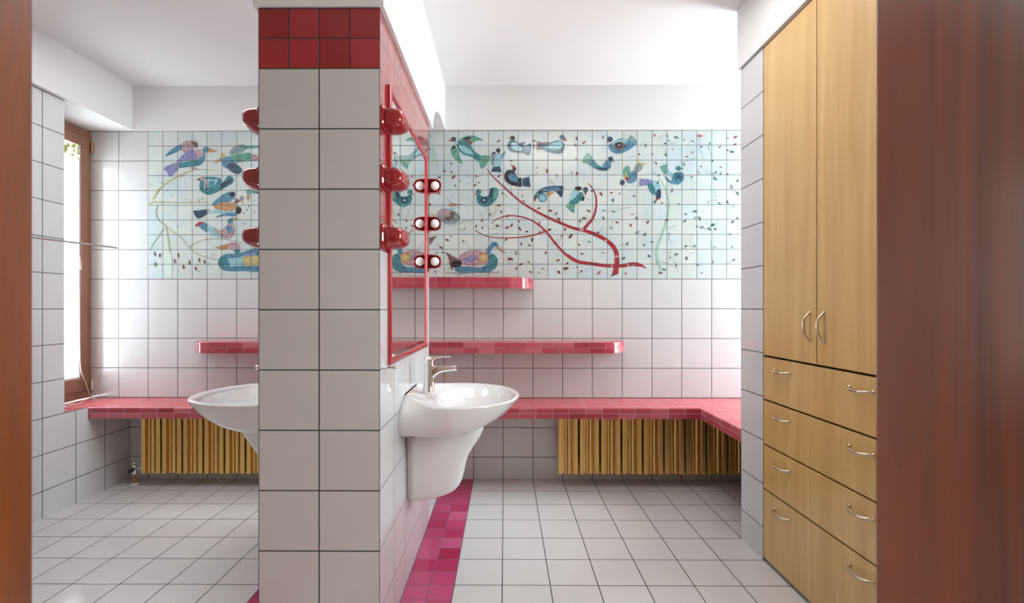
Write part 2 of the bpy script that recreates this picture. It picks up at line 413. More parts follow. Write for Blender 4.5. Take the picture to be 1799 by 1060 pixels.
w3 = tag(empty('fill_window', (XR+.06, 1.0, 1.05)), 'unseen window added in the right wall to light the near room', None, None, 'structure')  # added opening, brings daylight to the near part of the room
part('window_frame', boxes((XR+.05, XR+.11, .79, 1.21, 1.05, 1.08), (XR+.05, XR+.11, .79, 1.21, 1.84, 1.87), (XR+.05, XR+.11, .79, .82, 1.08, 1.84), (XR+.05, XR+.11, 1.18, 1.21, 1.08, 1.84)), M['win_brown'], w3, bevel=.002)
part('glass_pane', boxes((XR+.08, XR+.086, .82, 1.18, 1.08, 1.84)), M['glass'], w3)

# blind rolled up high in the left window, with its cords
bl = tag(empty('roller_blind', (WX+.03, 2.95, 2.2)), 'olive patterned blind rolled up at the top of the left window', 'blind')
bm = bmesh.new()
n = 16; rows = []
for k in range(9):
    tz = k/8
    rows.append([(WX+.003+.006*math.sin(j*1.3+k), 2.70+ (3.052-2.70)*j/n, 2.222-tz*.085-.006*math.sin(j*.9)*tz) for j in range(n+1)])
v0 = loft(bm, rows, False, False, closed=False)
bmesh.ops.solidify(bm, geom=bm.faces[:], thickness=.003)
part('blind_fabric', bm, M['blind'], bl, smooth='auto')
bm = bmesh.new()
def arc(pts, n=8):
    out = []
    P = [Vector(p) for p in pts]; P = [P[0]]+P+[P[-1]]
    for i in range(1, len(P)-2):
        for k in range(n):
            s = k/n
            out.append(.5*((2*P[i])+(-P[i-1]+P[i+1])*s+(2*P[i-1]-5*P[i]+4*P[i+1]-P[i+2])*s*s+(-P[i-1]+3*P[i]-3*P[i+1]+P[i+2])*s**3))
    out.append(P[-2]); return out
def on_x(px, py, X):
    d = ray(px, py); t_ = X/d[0]
    return (X, d[1]*t_, CAMZ+d[2]*t_)
cordp = [on_x(p[0], p[1], WX+.03) for p in ((136, 262), (136.5, 400), (139, 500), (140, 600), (142, 648), (150, 672), (158, 695))]
tube(bm, arc(cordp), .0022, 6)
loop = [(on_x(159, 697, WX+.035)[0], YB-.01, .556), (WX+.05, 3.06, .554), (WX+.08, 3.00, .554), (WX+.12, 2.93, .554), (WX+.11, 2.86, .554), (WX+.06, 2.83, .554), (WX+.03, 2.9, .556), (WX+.02, 3.0, .556)]
tube(bm, arc(loop), .0022, 6)
part('pull_cord', bm, M['cord'], bl, smooth=True)
bm = bmesh.new()
pt = on_x(139.5, 474, WX+.03); pq = on_x(138.5, 452, WX+.03)
lathe(bm, [(.002, pq[2]), (.004, pq[2]-.01), (.0085, pt[2]), (.0, pt[2]-.001)], pt[0]+.003, pt[1], 12)
part('cord_weight', bm, plain('white plastic', (.8, .8, .78), .4), bl, smooth='auto')

# rail reaching out in front of the left window
bm = bmesh.new()
def at_z(px, py, Z):
    d = ray(px, py); t_ = (Z-CAMZ)/d[2]; return Vector((d[0]*t_, d[1]*t_, Z))
ra = at_z(58.5, 417.4, 1.50); rb = at_z(197, 434.6, 1.50); rc = at_z(204.6, 435.6, 1.50)
dr = (rb-ra).normalized(); rs = ra-dr*.45
tube(bm, [rs, rb], .0052, 12)
rail = tag(empty('towel_rail', rs), 'thin grey metal rail reaching out in front of the left window', 'towel rail')
part('rail_bar', bm, M['steel'], rail, smooth='auto')
bm = bmesh.new(); tube(bm, [rb, rb+dr*.006, rc], [.003, .0056, .0056], 12)
part('rail_tip', bm, M['steel'], rail, smooth='auto')
bm = bmesh.new(); tube(bm, [rs, (XL+.004, rs.y-.01, 1.5)], .006, 10); lathe(bm, [(.022, XL), (.022, XL+.008), (.01, XL+.014)], rs.y-.01, 1.5, 20, 'X')
part('wall_bracket', bm, M['steel'], rail, smooth='auto')

# ------------------------------------------------------------------ bench along the back wall
BF = 2.826; BT = .5485; BB = .4835
def slab(bm, outline, zt, zb, nose, top, edge_m, bot=None, uv=False, skip=()):
    """outline: ccw list of (x, y, is_front_edge). rounded upper front edge."""
    n = len(outline)
    P = [Vector((a, b_)) for a, b_, _ in outline]; fe = [e for _, _, e in outline]
    # inward offsets per vertex for the nose
    off = []
    for i in range(n):
        d1 = (P[i]-P[i-1]).normalized(); d2 = (P[(i+1) % n]-P[i]).normalized()
        n1 = Vector((-d1.y, d1.x)) * (1 if fe[i-1] else 0); n2 = Vector((-d2.y, d2.x)) * (1 if fe[i] else 0)
        if n1.length and n2.length:
            s = (n1+n2); s = s/(max(s.dot(n1), .2)) ; off.append(s)
        else: off.append(n1+n2)
    rings = [[(p.x, p.y, zb) for p in P]]
    for k in range(6):
        a = PI/2*k/5
        rings.append([(P[i].x+off[i].x*nose*(1-math.cos(a)), P[i].y+off[i].y*nose*(1-math.cos(a)), zt-nose+nose*math.sin(a)) for i in range(n)])
    vr = [[bm.verts.new(p) for p in r] for r in rings]
    uvl = bm.loops.layers.uv.verify()
    arcl = [0]
    for i in range(n): arcl.append(arcl[-1]+(P[(i+1) % n]-P[i]).length)
    for ri, (a, c) in enumerate(zip(vr, vr[1:])):
        for i in range(n):
            f = bm.faces.new((a[i], a[(i+1) % n], c[(i+1) % n], c[i])); f.material_index = edge_m(i); f.smooth = fe[i]
            z0 = rings[ri][0][2]-zb; z1 = rings[ri+1][0][2]-zb
            for lp, (uu, vv) in zip(f.loops, ((arcl[i], z0), (arcl[i+1], z0), (arcl[i+1], z1), (arcl[i], z1))): lp[uvl].uv = (uu, vv+.0001)
    f = bm.faces.new(vr[-1]); f.material_index = top; T = [f]
    f = bm.faces.new(vr[0][::-1]); f.material_index = top; T.append(f)
    bm.normal_update(); bmesh.ops.triangulate(bm, faces=T, ngon_method='EAR_CLIP')
bm = bmesh.new()
ol = [(XL+.012, BF, True), (XR-.004, BF, True), (XR-.004, 2.346, False), (XWR, 2.346, False), (XWR, YB-.001, False), (WX, YB-.001, False), (WX, NY, False), (XL-.021, NY, False), (XL-.021, BF+.002, False)]
slab(bm, ol, BT, BB, .008, 0, lambda i: {0: 1, 1: 2}.get(i, 2))
bench = obj('tiled_bench', bm, [M['bench_top'], M['bench_front'], M['bench_side']], smooth='auto')
tag(bench, 'long red tiled bench ledge running along the back wall above the gold radiators', 'bench')

# shelves with rounded ends
def shelf(name, x0, x1, zt, label):
    R_ = .19; Y0 = YB-R_-.004
    pts = []
    for k in range(13):
        a = PI/2*k/12; pts.append((x0+R_-R_*math.cos(a), YB-.001-(R_)*math.sin(a), True))
    for k in range(13):
        a = PI/2*(1-k/12); pts.append((x1-R_+R_*math.cos(a), YB-.001-(R_)*math.sin(a), k < 12))
    # the long straight front stays one edge
    bm = bmesh.new()
    slab(bm, pts, zt, zt-.0725, .005, 0, lambda i: 1)
    return tag(obj(name, bm, [M['bench_top'], M['shelf_edge']], smooth='auto'), label, 'shelf', 'red tiled wall shelves')
shelf('tiled_shelf', -1.425, .190, 1.352, 'shorter red tiled shelf with rounded end, directly under the bird mural')
shelf('tiled_shelf', -2.055, .795, .9385, 'longer red tiled shelf with rounded ends, halfway between mural and bench')

# ------------------------------------------------------------------ radiators
def radiator(x0, nsec, label, valve):
    pitch = .1352; YF = 2.972; z0, z1 = .096, .472
    root = tag(empty('radiator', (x0+nsec*pitch/2, 3.05, z0)), label, 'radiator', 'gold radiators under the bench')
    proto = None
    for i in range(nsec):
        if proto is None:
            bm = bmesh.new()
            def col(a, b_, yf, yb=3.075, zz0=z0, zz1=z1, mi=0): box(bm, a, b_, yf, yb, zz0, zz1, mi)
            col(.000, .026, YF)                      # left flat fin
            col(.026, .042, YF+.020, 3.06)           # recess
            col(.042, .054, YF+.006, 3.07); col(.054, .058, YF+.016, 3.07)
            lp = [(.070-.013*math.cos(PI*k/12), YF+.016-.015*math.sin(PI*k/12)) for k in range(13)]
            lp = [(.057, 3.07)]+lp+[(.083, 3.07)]
            loft(bm, [[(x, y, z0+.002) for x, y in lp], [(x, y, z1) for x, y in lp]])   # centre tube
            col(.082, .091, YF+.024, 3.06)
            col(.091, .098, YF+.004, 3.07); col(.098, .1225, YF)
            o = obj('radiator_section', bm, M['gold'], None, bevel=.0022)
            proto = o
        else:
            o = proto.copy(); C.objects.link(o)
        o.parent = root; o.matrix_parent_inverse = Matrix.Identity(4)
        o.location = (x0+i*pitch-root.location.x, -root.location.y, -root.location.z)
    bm = bmesh.new()
    tube(bm, [(x0+.004, 3.05, z0+.035), (x0+nsec*pitch-.018, 3.05, z0+.035)], .013, 12)
    tube(bm, [(x0+.004, 3.05, z1-.035), (x0+nsec*pitch-.018, 3.05, z1-.035)], .013, 12)
    part('header_pipe', bm, M['gold'], root, smooth='auto')
    part('gap_shade_panel', boxes((x0+.01, x0+nsec*pitch-.02, 3.078, 3.084, z0+.03, z1-.005)), M['gold_shade'], root)  # dark sheet stands in for the shade in the gaps between sections
    for q in (x0+.2, x0+nsec*pitch-.25): part('wall_bracket', boxes((q, q+.03, 3.07, YB-.002, z0+.2, z0+.23)), M['gold_dark'], root)
    if valve:
        vx = on_y(236.5, 800, 3.03)[0]; vy = 3.03
        bm = bmesh.new(); tube(bm, [(vx, vy, .006), (vx, vy, .075)], .0085, 12)
        part('supply_pipe', bm, M['brass'], root, smooth='auto')
        bm = bmesh.new(); lathe(bm, [(.026, .001), (.026, .006), (.018, .014), (.009, .016)], vx, vy, 24)
        part('floor_collar', bm, M['collar'], root, smooth='auto')
        bm = bmesh.new(); lathe(bm, [(.010, .07), (.015, .074), (.015, .092), (.011, .096), (.011, .112), (.014, .115), (.014, .135), (.008, .14), (.0075, .15), (.0, .151)], vx, vy, 16)
        tube(bm, [(vx, vy, .105), (x0+.01, 3.04, .122)], .009, 12)
        v = part('valve', bm, M['chrome'], root, smooth='auto')
        bm = bmesh.new(); lathe(bm, [(.012, vy-.05), (.012, vy-.03), (.006, vy-.028), (.006, vy-.012)], vx+.006, .108, 14, 'Y')
        k = part('valve_knob', bm, M['black'], root, smooth='auto')
    return root
radiator(on_y(247.5, 600, 2.972)[0], 9, 'gold ribbed radiator on the left with a floor pipe and valve', True)
radiator(on_y(981.5, 600, 2.972)[0], 9, 'gold ribbed radiator on the right under the red bench corner', False)

# ------------------------------------------------------------------ mural
import_paint = {}
def H(s):
    r, g, b_ = (int(s[i:i+2], 16)/255 for i in (0, 2, 4))
    f = lambda c: c/12.92 if c <= .04045 else ((c+.055)/1.055)**2.4
    return (f(r), f(g), f(b_))
PAL = {'teal': ('4a8f96', '143f4c'), 'green': ('6aa793', '2c6e66'), 'navy': ('40596f', '131f2c'), 'black': ('35363f', '15161c'),
       'light': ('9ccad2', '6aa3b4'), 'blue': ('5f93ad', '234a66'), 'purple': ('8d8fb8', '5f6396'), 'red': ('b63a3c', '8a2426'),
       'branch': ('a83440', '8b2030'), 'pink': ('b9a0a6', '80606a'), 'orange': ('c39a72', '94603c'), 'brown': ('7d6360', '4c3836'),
       'grey': ('8f9fa0', '58686c'), 'yellow': ('c8bd8a', '9c9458'), 'stem': ('a7d2bb', '8dbfa3'), 'leafred': ('8d4148', '4a2228'),
       'leafgrn': ('5d7f7c', '2b3c40'), 'leafpink': ('c0606c', '7c3040'), 'twig': ('7a827e', '555c5a'), 'ltwig': ('b3b88a', '8f9870'),
       'wash': ('bcd3de', '98bcd0'), 'washg': ('cfe2d8', 'bcd8cc')}
names = list(PAL)
MT = {}
mural_mats = [tile('mural glaze ground', 'XZ', .1, .1, TX, .15, [H('cad4d0'), H('d3dcd8'), H('c6d3d0'), H('cfdadb')], (0.06, .065, .065), .0026, .2, paint=(H('bccfd6'), 2.2, .75))]
for k in names:
    a, b_ = PAL[k]
    mural_mats.append(tile('mural paint '+k, 'XZ', .1, .1, TX, .15, [H(a), H(a), H(a)], (0.06, .065, .065), .0026, .14, paint=(H(b_), 95 if k not in ('wash', 'washg', 'stem', 'branch') else 14, .85)))
bmM = bmesh.new()
lvl = [0]
YM = YB-.0015
def FR(f, u, v):
    x0, y0_, s = {'A': (740, 220, 5.89), 'B': (1000, 220, 5.803), 'C': (740, 370, 5.997), 'D': (1000, 370, 5.803), 'E': (250, 230, 3.926), 'P': (0, 0, 1)}[f]
    return on_y(x0+u/s, y0_+v/s, YM)
def poly(f, mat, pts, smooth=True):
    P = [Vector(FR(f, *p)) for p in pts]
    if smooth and len(P) > 4:
        Q = []; n = len(P)
        for i in range(n):
            a, b_, c, d = P[i-1], P[i], P[(i+1) % n], P[(i+2) % n]
            for k in range(4):
                s = k/4
                Q.append(.5*((2*b_)+(-a+c)*s+(2*a-5*b_+4*c-d)*s*s+(-a+3*b_-3*c+d)*s**3))
        P = Q
    lvl[0] += 1
    y = YM-.0002-lvl[0]*.0000025
    try:
        fc = bmM.faces.new([bmM.verts.new((p.x, y, p.y)) for p in P]); fc.material_index = 1+names.index(mat)
    except ValueError: pass
def blob(f, mat, cx, cy, rx, ry=None, n=18):
    ry = ry or rx
    poly(f, mat, [(cx+rx*math.cos(2*PI*k/n), cy+ry*math.sin(2*PI*k/n)) for k in range(n)], False)
def stroke(f, mat, pts, w0, w1=None):
    """w in photo-ish px at the wall, converted to metres"""
    w1 = w0 if w1 is None else w1
    P = [Vector((*FR(f, *p), 0)) for p in pts]
    Q = arc(P, 6); n = len(Q)
    lvl[0] += 1; y = YM-.0002-lvl[0]*.0000025
    L_, R_ = [], []
    for i, q in enumerate(Q):
        d = (Q[min(i+1, n-1)]-Q[max(i-1, 0)]).normalized(); nn = Vector((-d.y, d.x, 0)); h = (w0+(w1-w0)*i/(n-1))*.00383/2
        a, b_ = q+nn*h, q-nn*h
        L_.append(bmM.verts.new((a.x, y, a.y))); R_.append(bmM.verts.new((b_.x, y, b_.y)))
    for i in range(n-1):
        bmM.faces.new((L_[i], L_[i+1], R_[i+1], R_[i])).material_index = 1+names.index(mat)
mx0 = TX-2.4; mx1 = TX+1.6
bm0 = [bmM.verts.new(p) for p in ((mx0, YM, 1.35), (mx1, YM, 1.35), (mx1, YM, ZT), (mx0, YM, ZT))]
bmM.faces.new(bm0).material_index = 0
rnd = random.Random(11)
occupied = []
def occ(f, *circ):
    s = {'A': 5.89, 'B': 5.803, 'C': 5.997, 'D': 5.803, 'E': 3.926, 'P': 1}[f]; o0 = {'A': (740, 220), 'B': (1000, 220), 'C': (740, 370), 'D': (1000, 370), 'E': (250, 230), 'P': (0, 0)}[f]
    for x, y, r in circ: occupied.append((o0[0]+x/s, o0[1]+y/s, r/s))
occ('A', (500, 230, 170), (350, 280, 100), (640, 380, 90), (795, 370, 110), (1000, 220, 130), (960, 540, 130), (1070, 590, 80), (670, 740, 130), (1300, 700, 170), (1610, 770, 150), (1350, 220, 160), (300, 920, 150))
occ('B', (530, 200, 160), (290, 380, 170), (640, 500, 140), (830, 650, 130), (1070, 500, 130), (90, 700, 120))
occ('C', (550, 540, 270), (780, 420, 120)); occ('E', (340, 180, 190), (650, 190, 160), (500, 370, 130), (540, 520, 170), (520, 670, 150), (660, 880, 150))
# washes of colour between the birds
for k in range(46):
    x = rnd.uniform(270, 1290); y = rnd.choice([rnd.uniform(455, 486), rnd.uniform(240, 480)])
    if 455 < x < 690: continue
    blob('P', rnd.choice(['wash', 'washg', 'wash']), x, y, rnd.uniform(1.2, 3.4), rnd.uniform(1, 3), 9)
for k in range(420):
    x = rnd.uniform(264, 1296); y = rnd.uniform(236, 486)
    if 455 < x < 690: continue
    blob('P', rnd.choice(['wash', 'twig', 'grey', 'grey', 'yellow', 'blue' if y > 440 else 'grey']), x, y, rnd.uniform(.4, .9), rnd.uniform(.4, .9), 6)
# fine twigs
def twig(x, y, a, L_, m='twig'):
    b_ = a+rnd.uniform(-.9, .9)
    p = [(x, y), (x+math.cos(a)*L_*.5, y+math.sin(a)*L_*.5), (x+math.cos(a)*L_*.5+math.cos(b_)*L_*.5, y+math.sin(a)*L_*.5+math.sin(b_)*L_*.5)]
    if all(236 < q[1] < 487 and 262 < q[0] < 1300 for q in p): stroke('P', m, p, .6, .4)
for k in range(50):
    x = rnd.uniform(770, 1290); y = rnd.uniform(240, 470)
    if any((x-a)**2+(y-b_)**2 < (r*.8)**2 for a, b_, r in occupied): continue
    twig(x, y, rnd.uniform(0, 6.3), rnd.uniform(14, 38))
# branches
stroke('A', 'branch', [(680, 450), (740, 530), (840, 625), (1000, 770), (1150, 870), (1300, 950), (1480, 1030)], 1.2, 5)
stroke('D', 'branch', [(-60, 140), (0, 165), (80, 190), (160, 207), (240, 235), (320, 270), (390, 312), (450, 370), (480, 430), (487, 500), (485, 580)], 4.5, 8.5)
poly('D', 'branch', [(462, 560), (508, 560), (500, 645), (430, 672)], False)
stroke('B', 'branch', [(190, 590), (240, 650), (275, 740), (272, 850), (240, 950), (170, 1035), (150, 1060)], 1, 6)
stroke('C', 'branch', [(565, 205), (650, 255), (750, 283), (900, 290), (1050, 282), (1180, 262), (1315, 218)], 1.2, 2.6)
stroke('C', 'branch', [(740, 135), (800, 90), (900, 58), (1000, 58), (1100, 80), (1200, 125), (1310, 215), (1400, 330), (1500, 440), (1600, 520), (1700, 555), (1790, 562)], 1.2, 5)
stroke('D', 'branch', [(-20, 455), (90, 520), (240, 545), (380, 562), (530, 565), (620, 550), (700, 548)], 5, 7)
poly('D', 'branch', [(690, 530), (740, 545), (797, 597), (740, 575), (690, 572)], False)
for p in ((130, 195, 22, 16), (372, 308, 13, 15), (485, 470, 24, 12), (437, 565, 9, 14), (598, 555, 11, 14)): blob('D', 'pink', *p)
stroke('D', 'black', [(428, 670), (495, 640)], 1.6)
stroke('B', 'stem', [(910, 540), (960, 600), (995, 690), (1020, 800), (1010, 900), (995, 1010)], 1, 2.4)
stroke('D', 'stem', [(1000, 60), (990, 130), (950, 250), (910, 350), (895, 430), (905, 520), (940, 610)], 2.4, 4.5)
for u in ((115, 220), (100, 300), (140, 260), (150, 300)): stroke('A', 'stem', [(115, 230), (u[0]+10, u[1]+40), (u[0]+15, u[1]+180)], 1.6, .8)
# birds, right half
A = lambda m, *p: poly('A', m, list(p)); B = lambda m, *p: poly('B', m, list(p)); Cc = lambda m, *p: poly('C', m, list(p)); E = lambda m, *p: poly('E', m, list(p))
A('green', (545,345),(600,318),(705,318),(690,390),(625,452),(600,390)); A('teal', (365,185),(430,165),(500,190),(550,270),(610,315),(590,360),(520,330),(440,305),(390,260))
A('light', (385,205),(440,215),(500,255),(540,305),(480,295),(420,265)); A('green', (385,165),(440,120),(520,108),(590,125),(642,155),(580,162),(520,182),(470,165)); A('brown', (420,155),(500,152),(528,185),(510,206),(460,172))
A('black', (430,140),(480,120),(520,125),(500,145),(450,150)); A('green', (345,205),(375,250),(400,330),(432,402),(370,370),(320,310),(305,260),(320,225)); A('black', (318,225),(350,205),(355,240),(312,255))
A('light', (345,170),(378,170),(380,195),(352,192)); blob('A','navy',335,147,28,26); A('red', (278,163),(318,138),(322,168)); blob('A','black',332,150,9)
A('grey', (725,300),(755,275),(775,300),(760,370),(740,425),(720,370)); A('light', (765,290),(830,300),(825,370),(815,432),(745,432),(765,370)); A('blue', (830,300),(880,262),(865,310),(830,360)); A('navy', (745,430),(817,430),(832,488),(723,482)); A('black',(730,285),(760,275),(775,300),(740,300)); blob('A','black',797,262,23); A('red', (788,282),(812,284),(800,306))
A('navy', (930,155),(900,185),(893,230),(920,270),(980,285),(1060,290),(1118,310),(1135,193),(1070,218),(1020,200),(980,165)); A('light', (933,190),(980,178),(1020,220),(1050,257),(990,262),(940,235)); A('navy',(1005,190),(1082,170),(1050,215)); blob('A','black',945,134,28,24); A('pink',(891,134),(925,121),(927,147)); A('blue',(1060,230),(1130,205),(1115,290),(1060,280))
A('black', (940,465),(890,470),(860,515),(868,570),(920,615),(1000,635),(1045,630),(1040,550),(1000,545),(970,490)); A('blue', (905,520),(945,498),(985,535),(1005,590),(940,582),(910,555)); A('navy', (1040,555),(1118,535),(1133,642),(1040,630)); stroke('A','light',[(1042,550),(1042,632)],1.5); blob('A','black',963,455,20,24); A('red',(922,400),(980,432),(945,442))
A('teal', (572,755),(590,715),(640,738),(690,732),(712,700),(712,655),(788,653),(792,740),(750,800),(690,842),(630,840),(585,805)); blob('A','navy',648,777,42,32); A('navy',(715,665),(745,662),(740,720),(700,770),(700,730)); blob('A','light',648,777,14,10); blob('A','teal',596,690,29,27); A('red',(549,727),(578,690),(580,718)); A('green',(755,665),(785,665),(785,740),(740,790),(755,730))
A('navy', (1163,770),(1185,710),(1230,665),(1310,635),(1400,630),(1472,638),(1455,745),(1420,715),(1380,682),(1320,690),(1260,700),(1215,740)); A('blue',(1250,665),(1340,645),(1440,650),(1400,670),(1300,685)); blob('A','blue',1255,752,47); blob('A','light',1255,752,30); A('orange',(1290,700),(1385,690),(1345,720),(1320,752)); A('red',(1163,760),(1192,765),(1172,800)); A('green',(1180,720),(1215,700),(1225,735),(1190,745))
A('light', (1590,660),(1640,690),(1600,760),(1535,792),(1550,720)); A('green', (1498,845),(1530,800),(1595,815),(1582,914)); A('teal', (1650,690),(1680,720),(1650,780),(1600,817),(1533,800),(1580,760),(1620,720)); blob('A','black',1625,657,36,24); A('black',(1672,740),(1692,735),(1680,787),(1653,780)); blob('A','navy',1700,670,27,29); A('red',(1688,700),(1714,700),(1700,730))
A('brown', (1200,165),(1258,182),(1258,257),(1193,250)); A('teal', (1420,158),(1480,190),(1480,250),(1440,297),(1360,290),(1255,252),(1260,180),(1340,178)); A('light', (1440,170),(1460,200),(1440,240),(1360,245),(1290,225),(1370,185)); A('navy',(1478,220),(1475,260),(1440,297),(1360,290),(1300,265),(1380,262),(1440,250)); A('brown',(1265,183),(1355,176),(1300,212)); blob('A','blue',1460,128,29,27); A('red',(1485,122),(1510,168),(1473,160))
A('grey', (155,940),(200,880),(260,865),(320,880),(360,900),(405,945),(390,990),(330,1022),(260,1020),(200,980)); A('pink', (165,915),(220,868),(290,875),(306,910),(270,945),(220,950)); A('brown', (305,885),(345,910),(330,970),(285,992),(240,965),(300,940)); A('light', (300,845),(345,850),(352,892),(315,892)); A('orange', (283,828),(310,803),(345,812),(435,824),(345,835),(300,842)); A('yellow',(85,912),(110,912),(158,940),(140,955))
for v in (1000, 1015): stroke('A','grey',[(200,v),(330,v+22),(470,v-15),(540,v-8)],.5)
Cc('brown', (258,440),(330,480),(385,510),(350,560),(325,630),(300,570),(288,500)); Cc('pink', (380,505),(450,445),(560,413),(650,430),(705,470),(705,545),(600,585),(480,580),(390,545)); Cc('black',(310,560),(400,520),(430,560),(400,600),(345,600)); Cc('blue', (350,628),(400,590),(520,592),(620,597),(690,560),(712,470),(765,460),(805,515),(800,585),(760,628),(700,652),(560,652),(420,658)); Cc('purple', (440,520),(520,480),(600,480),(575,530),(480,552)); blob('C','orange',650,497,54,56); blob('C','yellow',650,500,34)
Cc('teal',(720,470),(770,470),(800,520),(780,590),(730,630),(700,600),(740,540)); Cc('blue', (678,442),(720,368),(760,328),(805,348),(812,388),(765,385),(738,420),(725,465)); Cc('orange', (790,368),(905,460),(855,442),(798,402)); stroke('C','brown',[(250,655),(420,662),(640,655),(830,650)],.8); stroke('C','grey',[(350,675),(560,690),(760,672)],.7); Cc('brown',(85,290),(165,265),(90,370))
B('blue', (403,205),(440,182),(470,160),(540,133),(600,142),(630,103),(692,177),(640,230),(560,277),(490,292),(428,265)); B('light', (440,185),(540,138),(600,150),(570,180),(470,215)); blob('B','brown',515,212,62,42); blob('B','black',510,205,38,26); blob('B','grey',508,203,18,12); B('grey', (598,147),(630,105),(692,177),(650,187)); blob('B','navy',415,145,29,28); B('red',(378,168),(400,150),(400,185))
B('green', (128,378),(190,283),(242,350),(222,402),(160,388)); B('teal', (195,392),(240,348),(290,402),(340,425),(390,415),(395,375),(425,375),(420,432),(380,462),(310,460),(240,427)); B('navy',(240,420),(300,440),(380,440),(370,462),(300,458)); B('blue', (345,405),(385,360),(415,390),(398,432),(350,432)); blob('B','navy',423,347,27,25); B('pink',(445,342),(468,384),(447,372))
B('yellow', (705,348),(730,385),(788,390),(742,420),(700,402)); B('grey', (690,395),(742,400),(745,442),(700,482),(663,450)); B('blue', (640,468),(692,488),(680,562),(640,592),(590,587),(600,520)); B('green', (556,445),(600,413),(622,450),(610,500),(592,560),(553,510)); B('yellow',(565,500),(590,480),(600,540),(575,545)); blob('B','red',590,547,19); blob('B','navy',542,586,25,28); B('pink',(543,605),(562,605),(572,637))
B('purple', (720,543),(842,560),(840,602),(713,627)); B('light', (845,565),(900,580),(937,640),(930,692),(880,717),(850,640)); B('teal', (803,612),(850,600),(880,680),(885,715),(830,685)); B('navy',(900,562),(915,590),(890,605)); B('navy', (888,680),(920,650),(937,700),(925,752),(888,752)); B('red',(884,748),(916,752),(877,780)); B('purple',(725,560),(760,570),(755,600),(720,605))
B('green', (930,425),(1000,393),(1002,482),(972,512)); B('blue', (973,515),(1040,572),(1060,502),(1110,480),(1162,488),(1168,550),(1120,602),(1060,602),(1000,572)); B('teal', (1075,500),(1150,495),(1150,560),(1100,585),(1070,560)); blob('B','navy',1115,528,28,24); B('light',(1000,440),(1030,480),(1062,485),(1045,530),(1010,510)); blob('B','teal',1113,441,26); B('leafred',(1138,438),(1168,445),(1140,455))
# birds, left part
E('blue', (158,178),(200,130),(270,93),(292,118),(230,150)); E('pink', (273,90),(320,68),(375,73),(382,110),(345,125),(320,152),(283,147)); E('brown',(335,70),(382,82),(380,122),(358,105)); E('purple', (238,217),(300,150),(350,130),(378,200),(300,207)); E('teal', (240,225),(380,200),(425,148),(432,190),(400,237),(330,247),(250,257)); E('blue',(380,205),(425,150),(432,190),(400,235)); E('pink', (355,132),(410,130),(418,170),(385,197)); blob('E','blue',438,131,21); E('orange',(458,118),(527,143),(455,150)); E('purple', (150,255),(240,220),(258,250),(195,317),(172,285)); stroke('E','brown',[(325,245),(350,262),(395,270)],1.4); stroke('E','brown',[(345,245),(380,265)],1)
E('grey', (600,150),(640,105),(712,98),(702,140),(620,167)); E('teal', (700,103),(800,106),(815,118),(700,126)); E('green', (590,185),(650,165),(750,153),(765,198),(700,212),(620,222)); E('blue',(553,195),(600,175),(640,215),(600,240),(585,262),(553,238)); E('navy', (588,237),(640,225),(690,270),(660,300),(600,272)); E('pink', (752,165),(815,165),(815,207),(760,207)); blob('E','yellow',557,170,19,17); E('orange',(488,228),(545,180),(548,208))
E('teal', (400,350),(440,318),(540,328),(542,370),(560,350),(600,308),(632,350),(540,410),(460,442),(402,412)); E('light', (430,335),(530,335),(500,375),(425,400)); E('pink',(440,345),(455,340),(450,390),(430,395)); E('teal',(460,345),(500,345),(490,375),(455,385)); E('navy',(540,365),(610,330),(620,355),(540,400)); blob('E','pink',418,331,17); E('brown',(370,340),(402,322),(404,346))
E('blue', (478,512),(530,460),(590,423),(640,430),(632,465),(600,492),(540,512)); blob('E','black',622,438,19); E('orange', (495,515),(560,493),(635,500),(662,540),(600,557),(520,547)); E('brown',(630,500),(650,470),(680,480),(660,500)); E('light', (455,567),(520,543),(600,557),(682,530),(640,577),(540,570)); E('blue',(500,602),(560,572),(650,565),(640,590),(560,588)); blob('E','black',664,548,20,26); E('navy', (353,555),(385,550),(462,543),(450,572),(385,607)); blob('E','grey',686,465,15,17); E('orange',(678,484),(706,492),(692,502)); blob('E','pink',455,555,8,14)
E('light',(435,640),(530,690),(580,660),(610,735),(550,745),(470,710)); E('blue', (383,657),(430,630),(452,650),(445,702)); E('pink', (490,665),(545,690),(592,640),(622,635),(642,690),(612,737),(550,735)); E('blue', (578,662),(615,650),(627,700),(590,707)); E('red', (363,650),(395,628),(432,628),(375,662)); E('teal', (590,610),(625,600),(627,637),(593,642)); E('orange',(628,597),(670,605),(630,616))
E('orange', (495,807),(590,778),(602,812),(560,820)); E('pink', (592,780),(640,768),(672,790),(662,822),(620,822)); E('teal', (633,818),(677,818),(672,852),(640,852)); E('blue', (523,912),(540,870),(580,850),(650,848),(720,828),(815,813),(815,962),(700,967),(580,967),(540,947)); E('light', (588,882),(690,870),(692,932),(610,937)); E('yellow', (690,865),(815,858),(815,932),(700,932)); E('purple',(700,848),(790,840),(780,862),(720,868)); E('teal',(525,915),(545,880),(590,870),(570,940),(545,945))
blob('E','green',735,422,19); E('orange',(718,445),(744,445),(730,498)); E('teal',(762,412),(815,412),(815,435),(762,430))
stroke('E','yellow',[(75,472),(120,400),(200,340),(300,290),(360,268)],3.2,1.6); stroke('E','ltwig',[(360,268),(440,268),(510,275)],1.2); stroke('E','ltwig',[(45,507),(90,492),(250,495),(460,492)],2.8,1); stroke('E','twig',[(110,515),(95,560),(110,610),(155,650)],1.1)
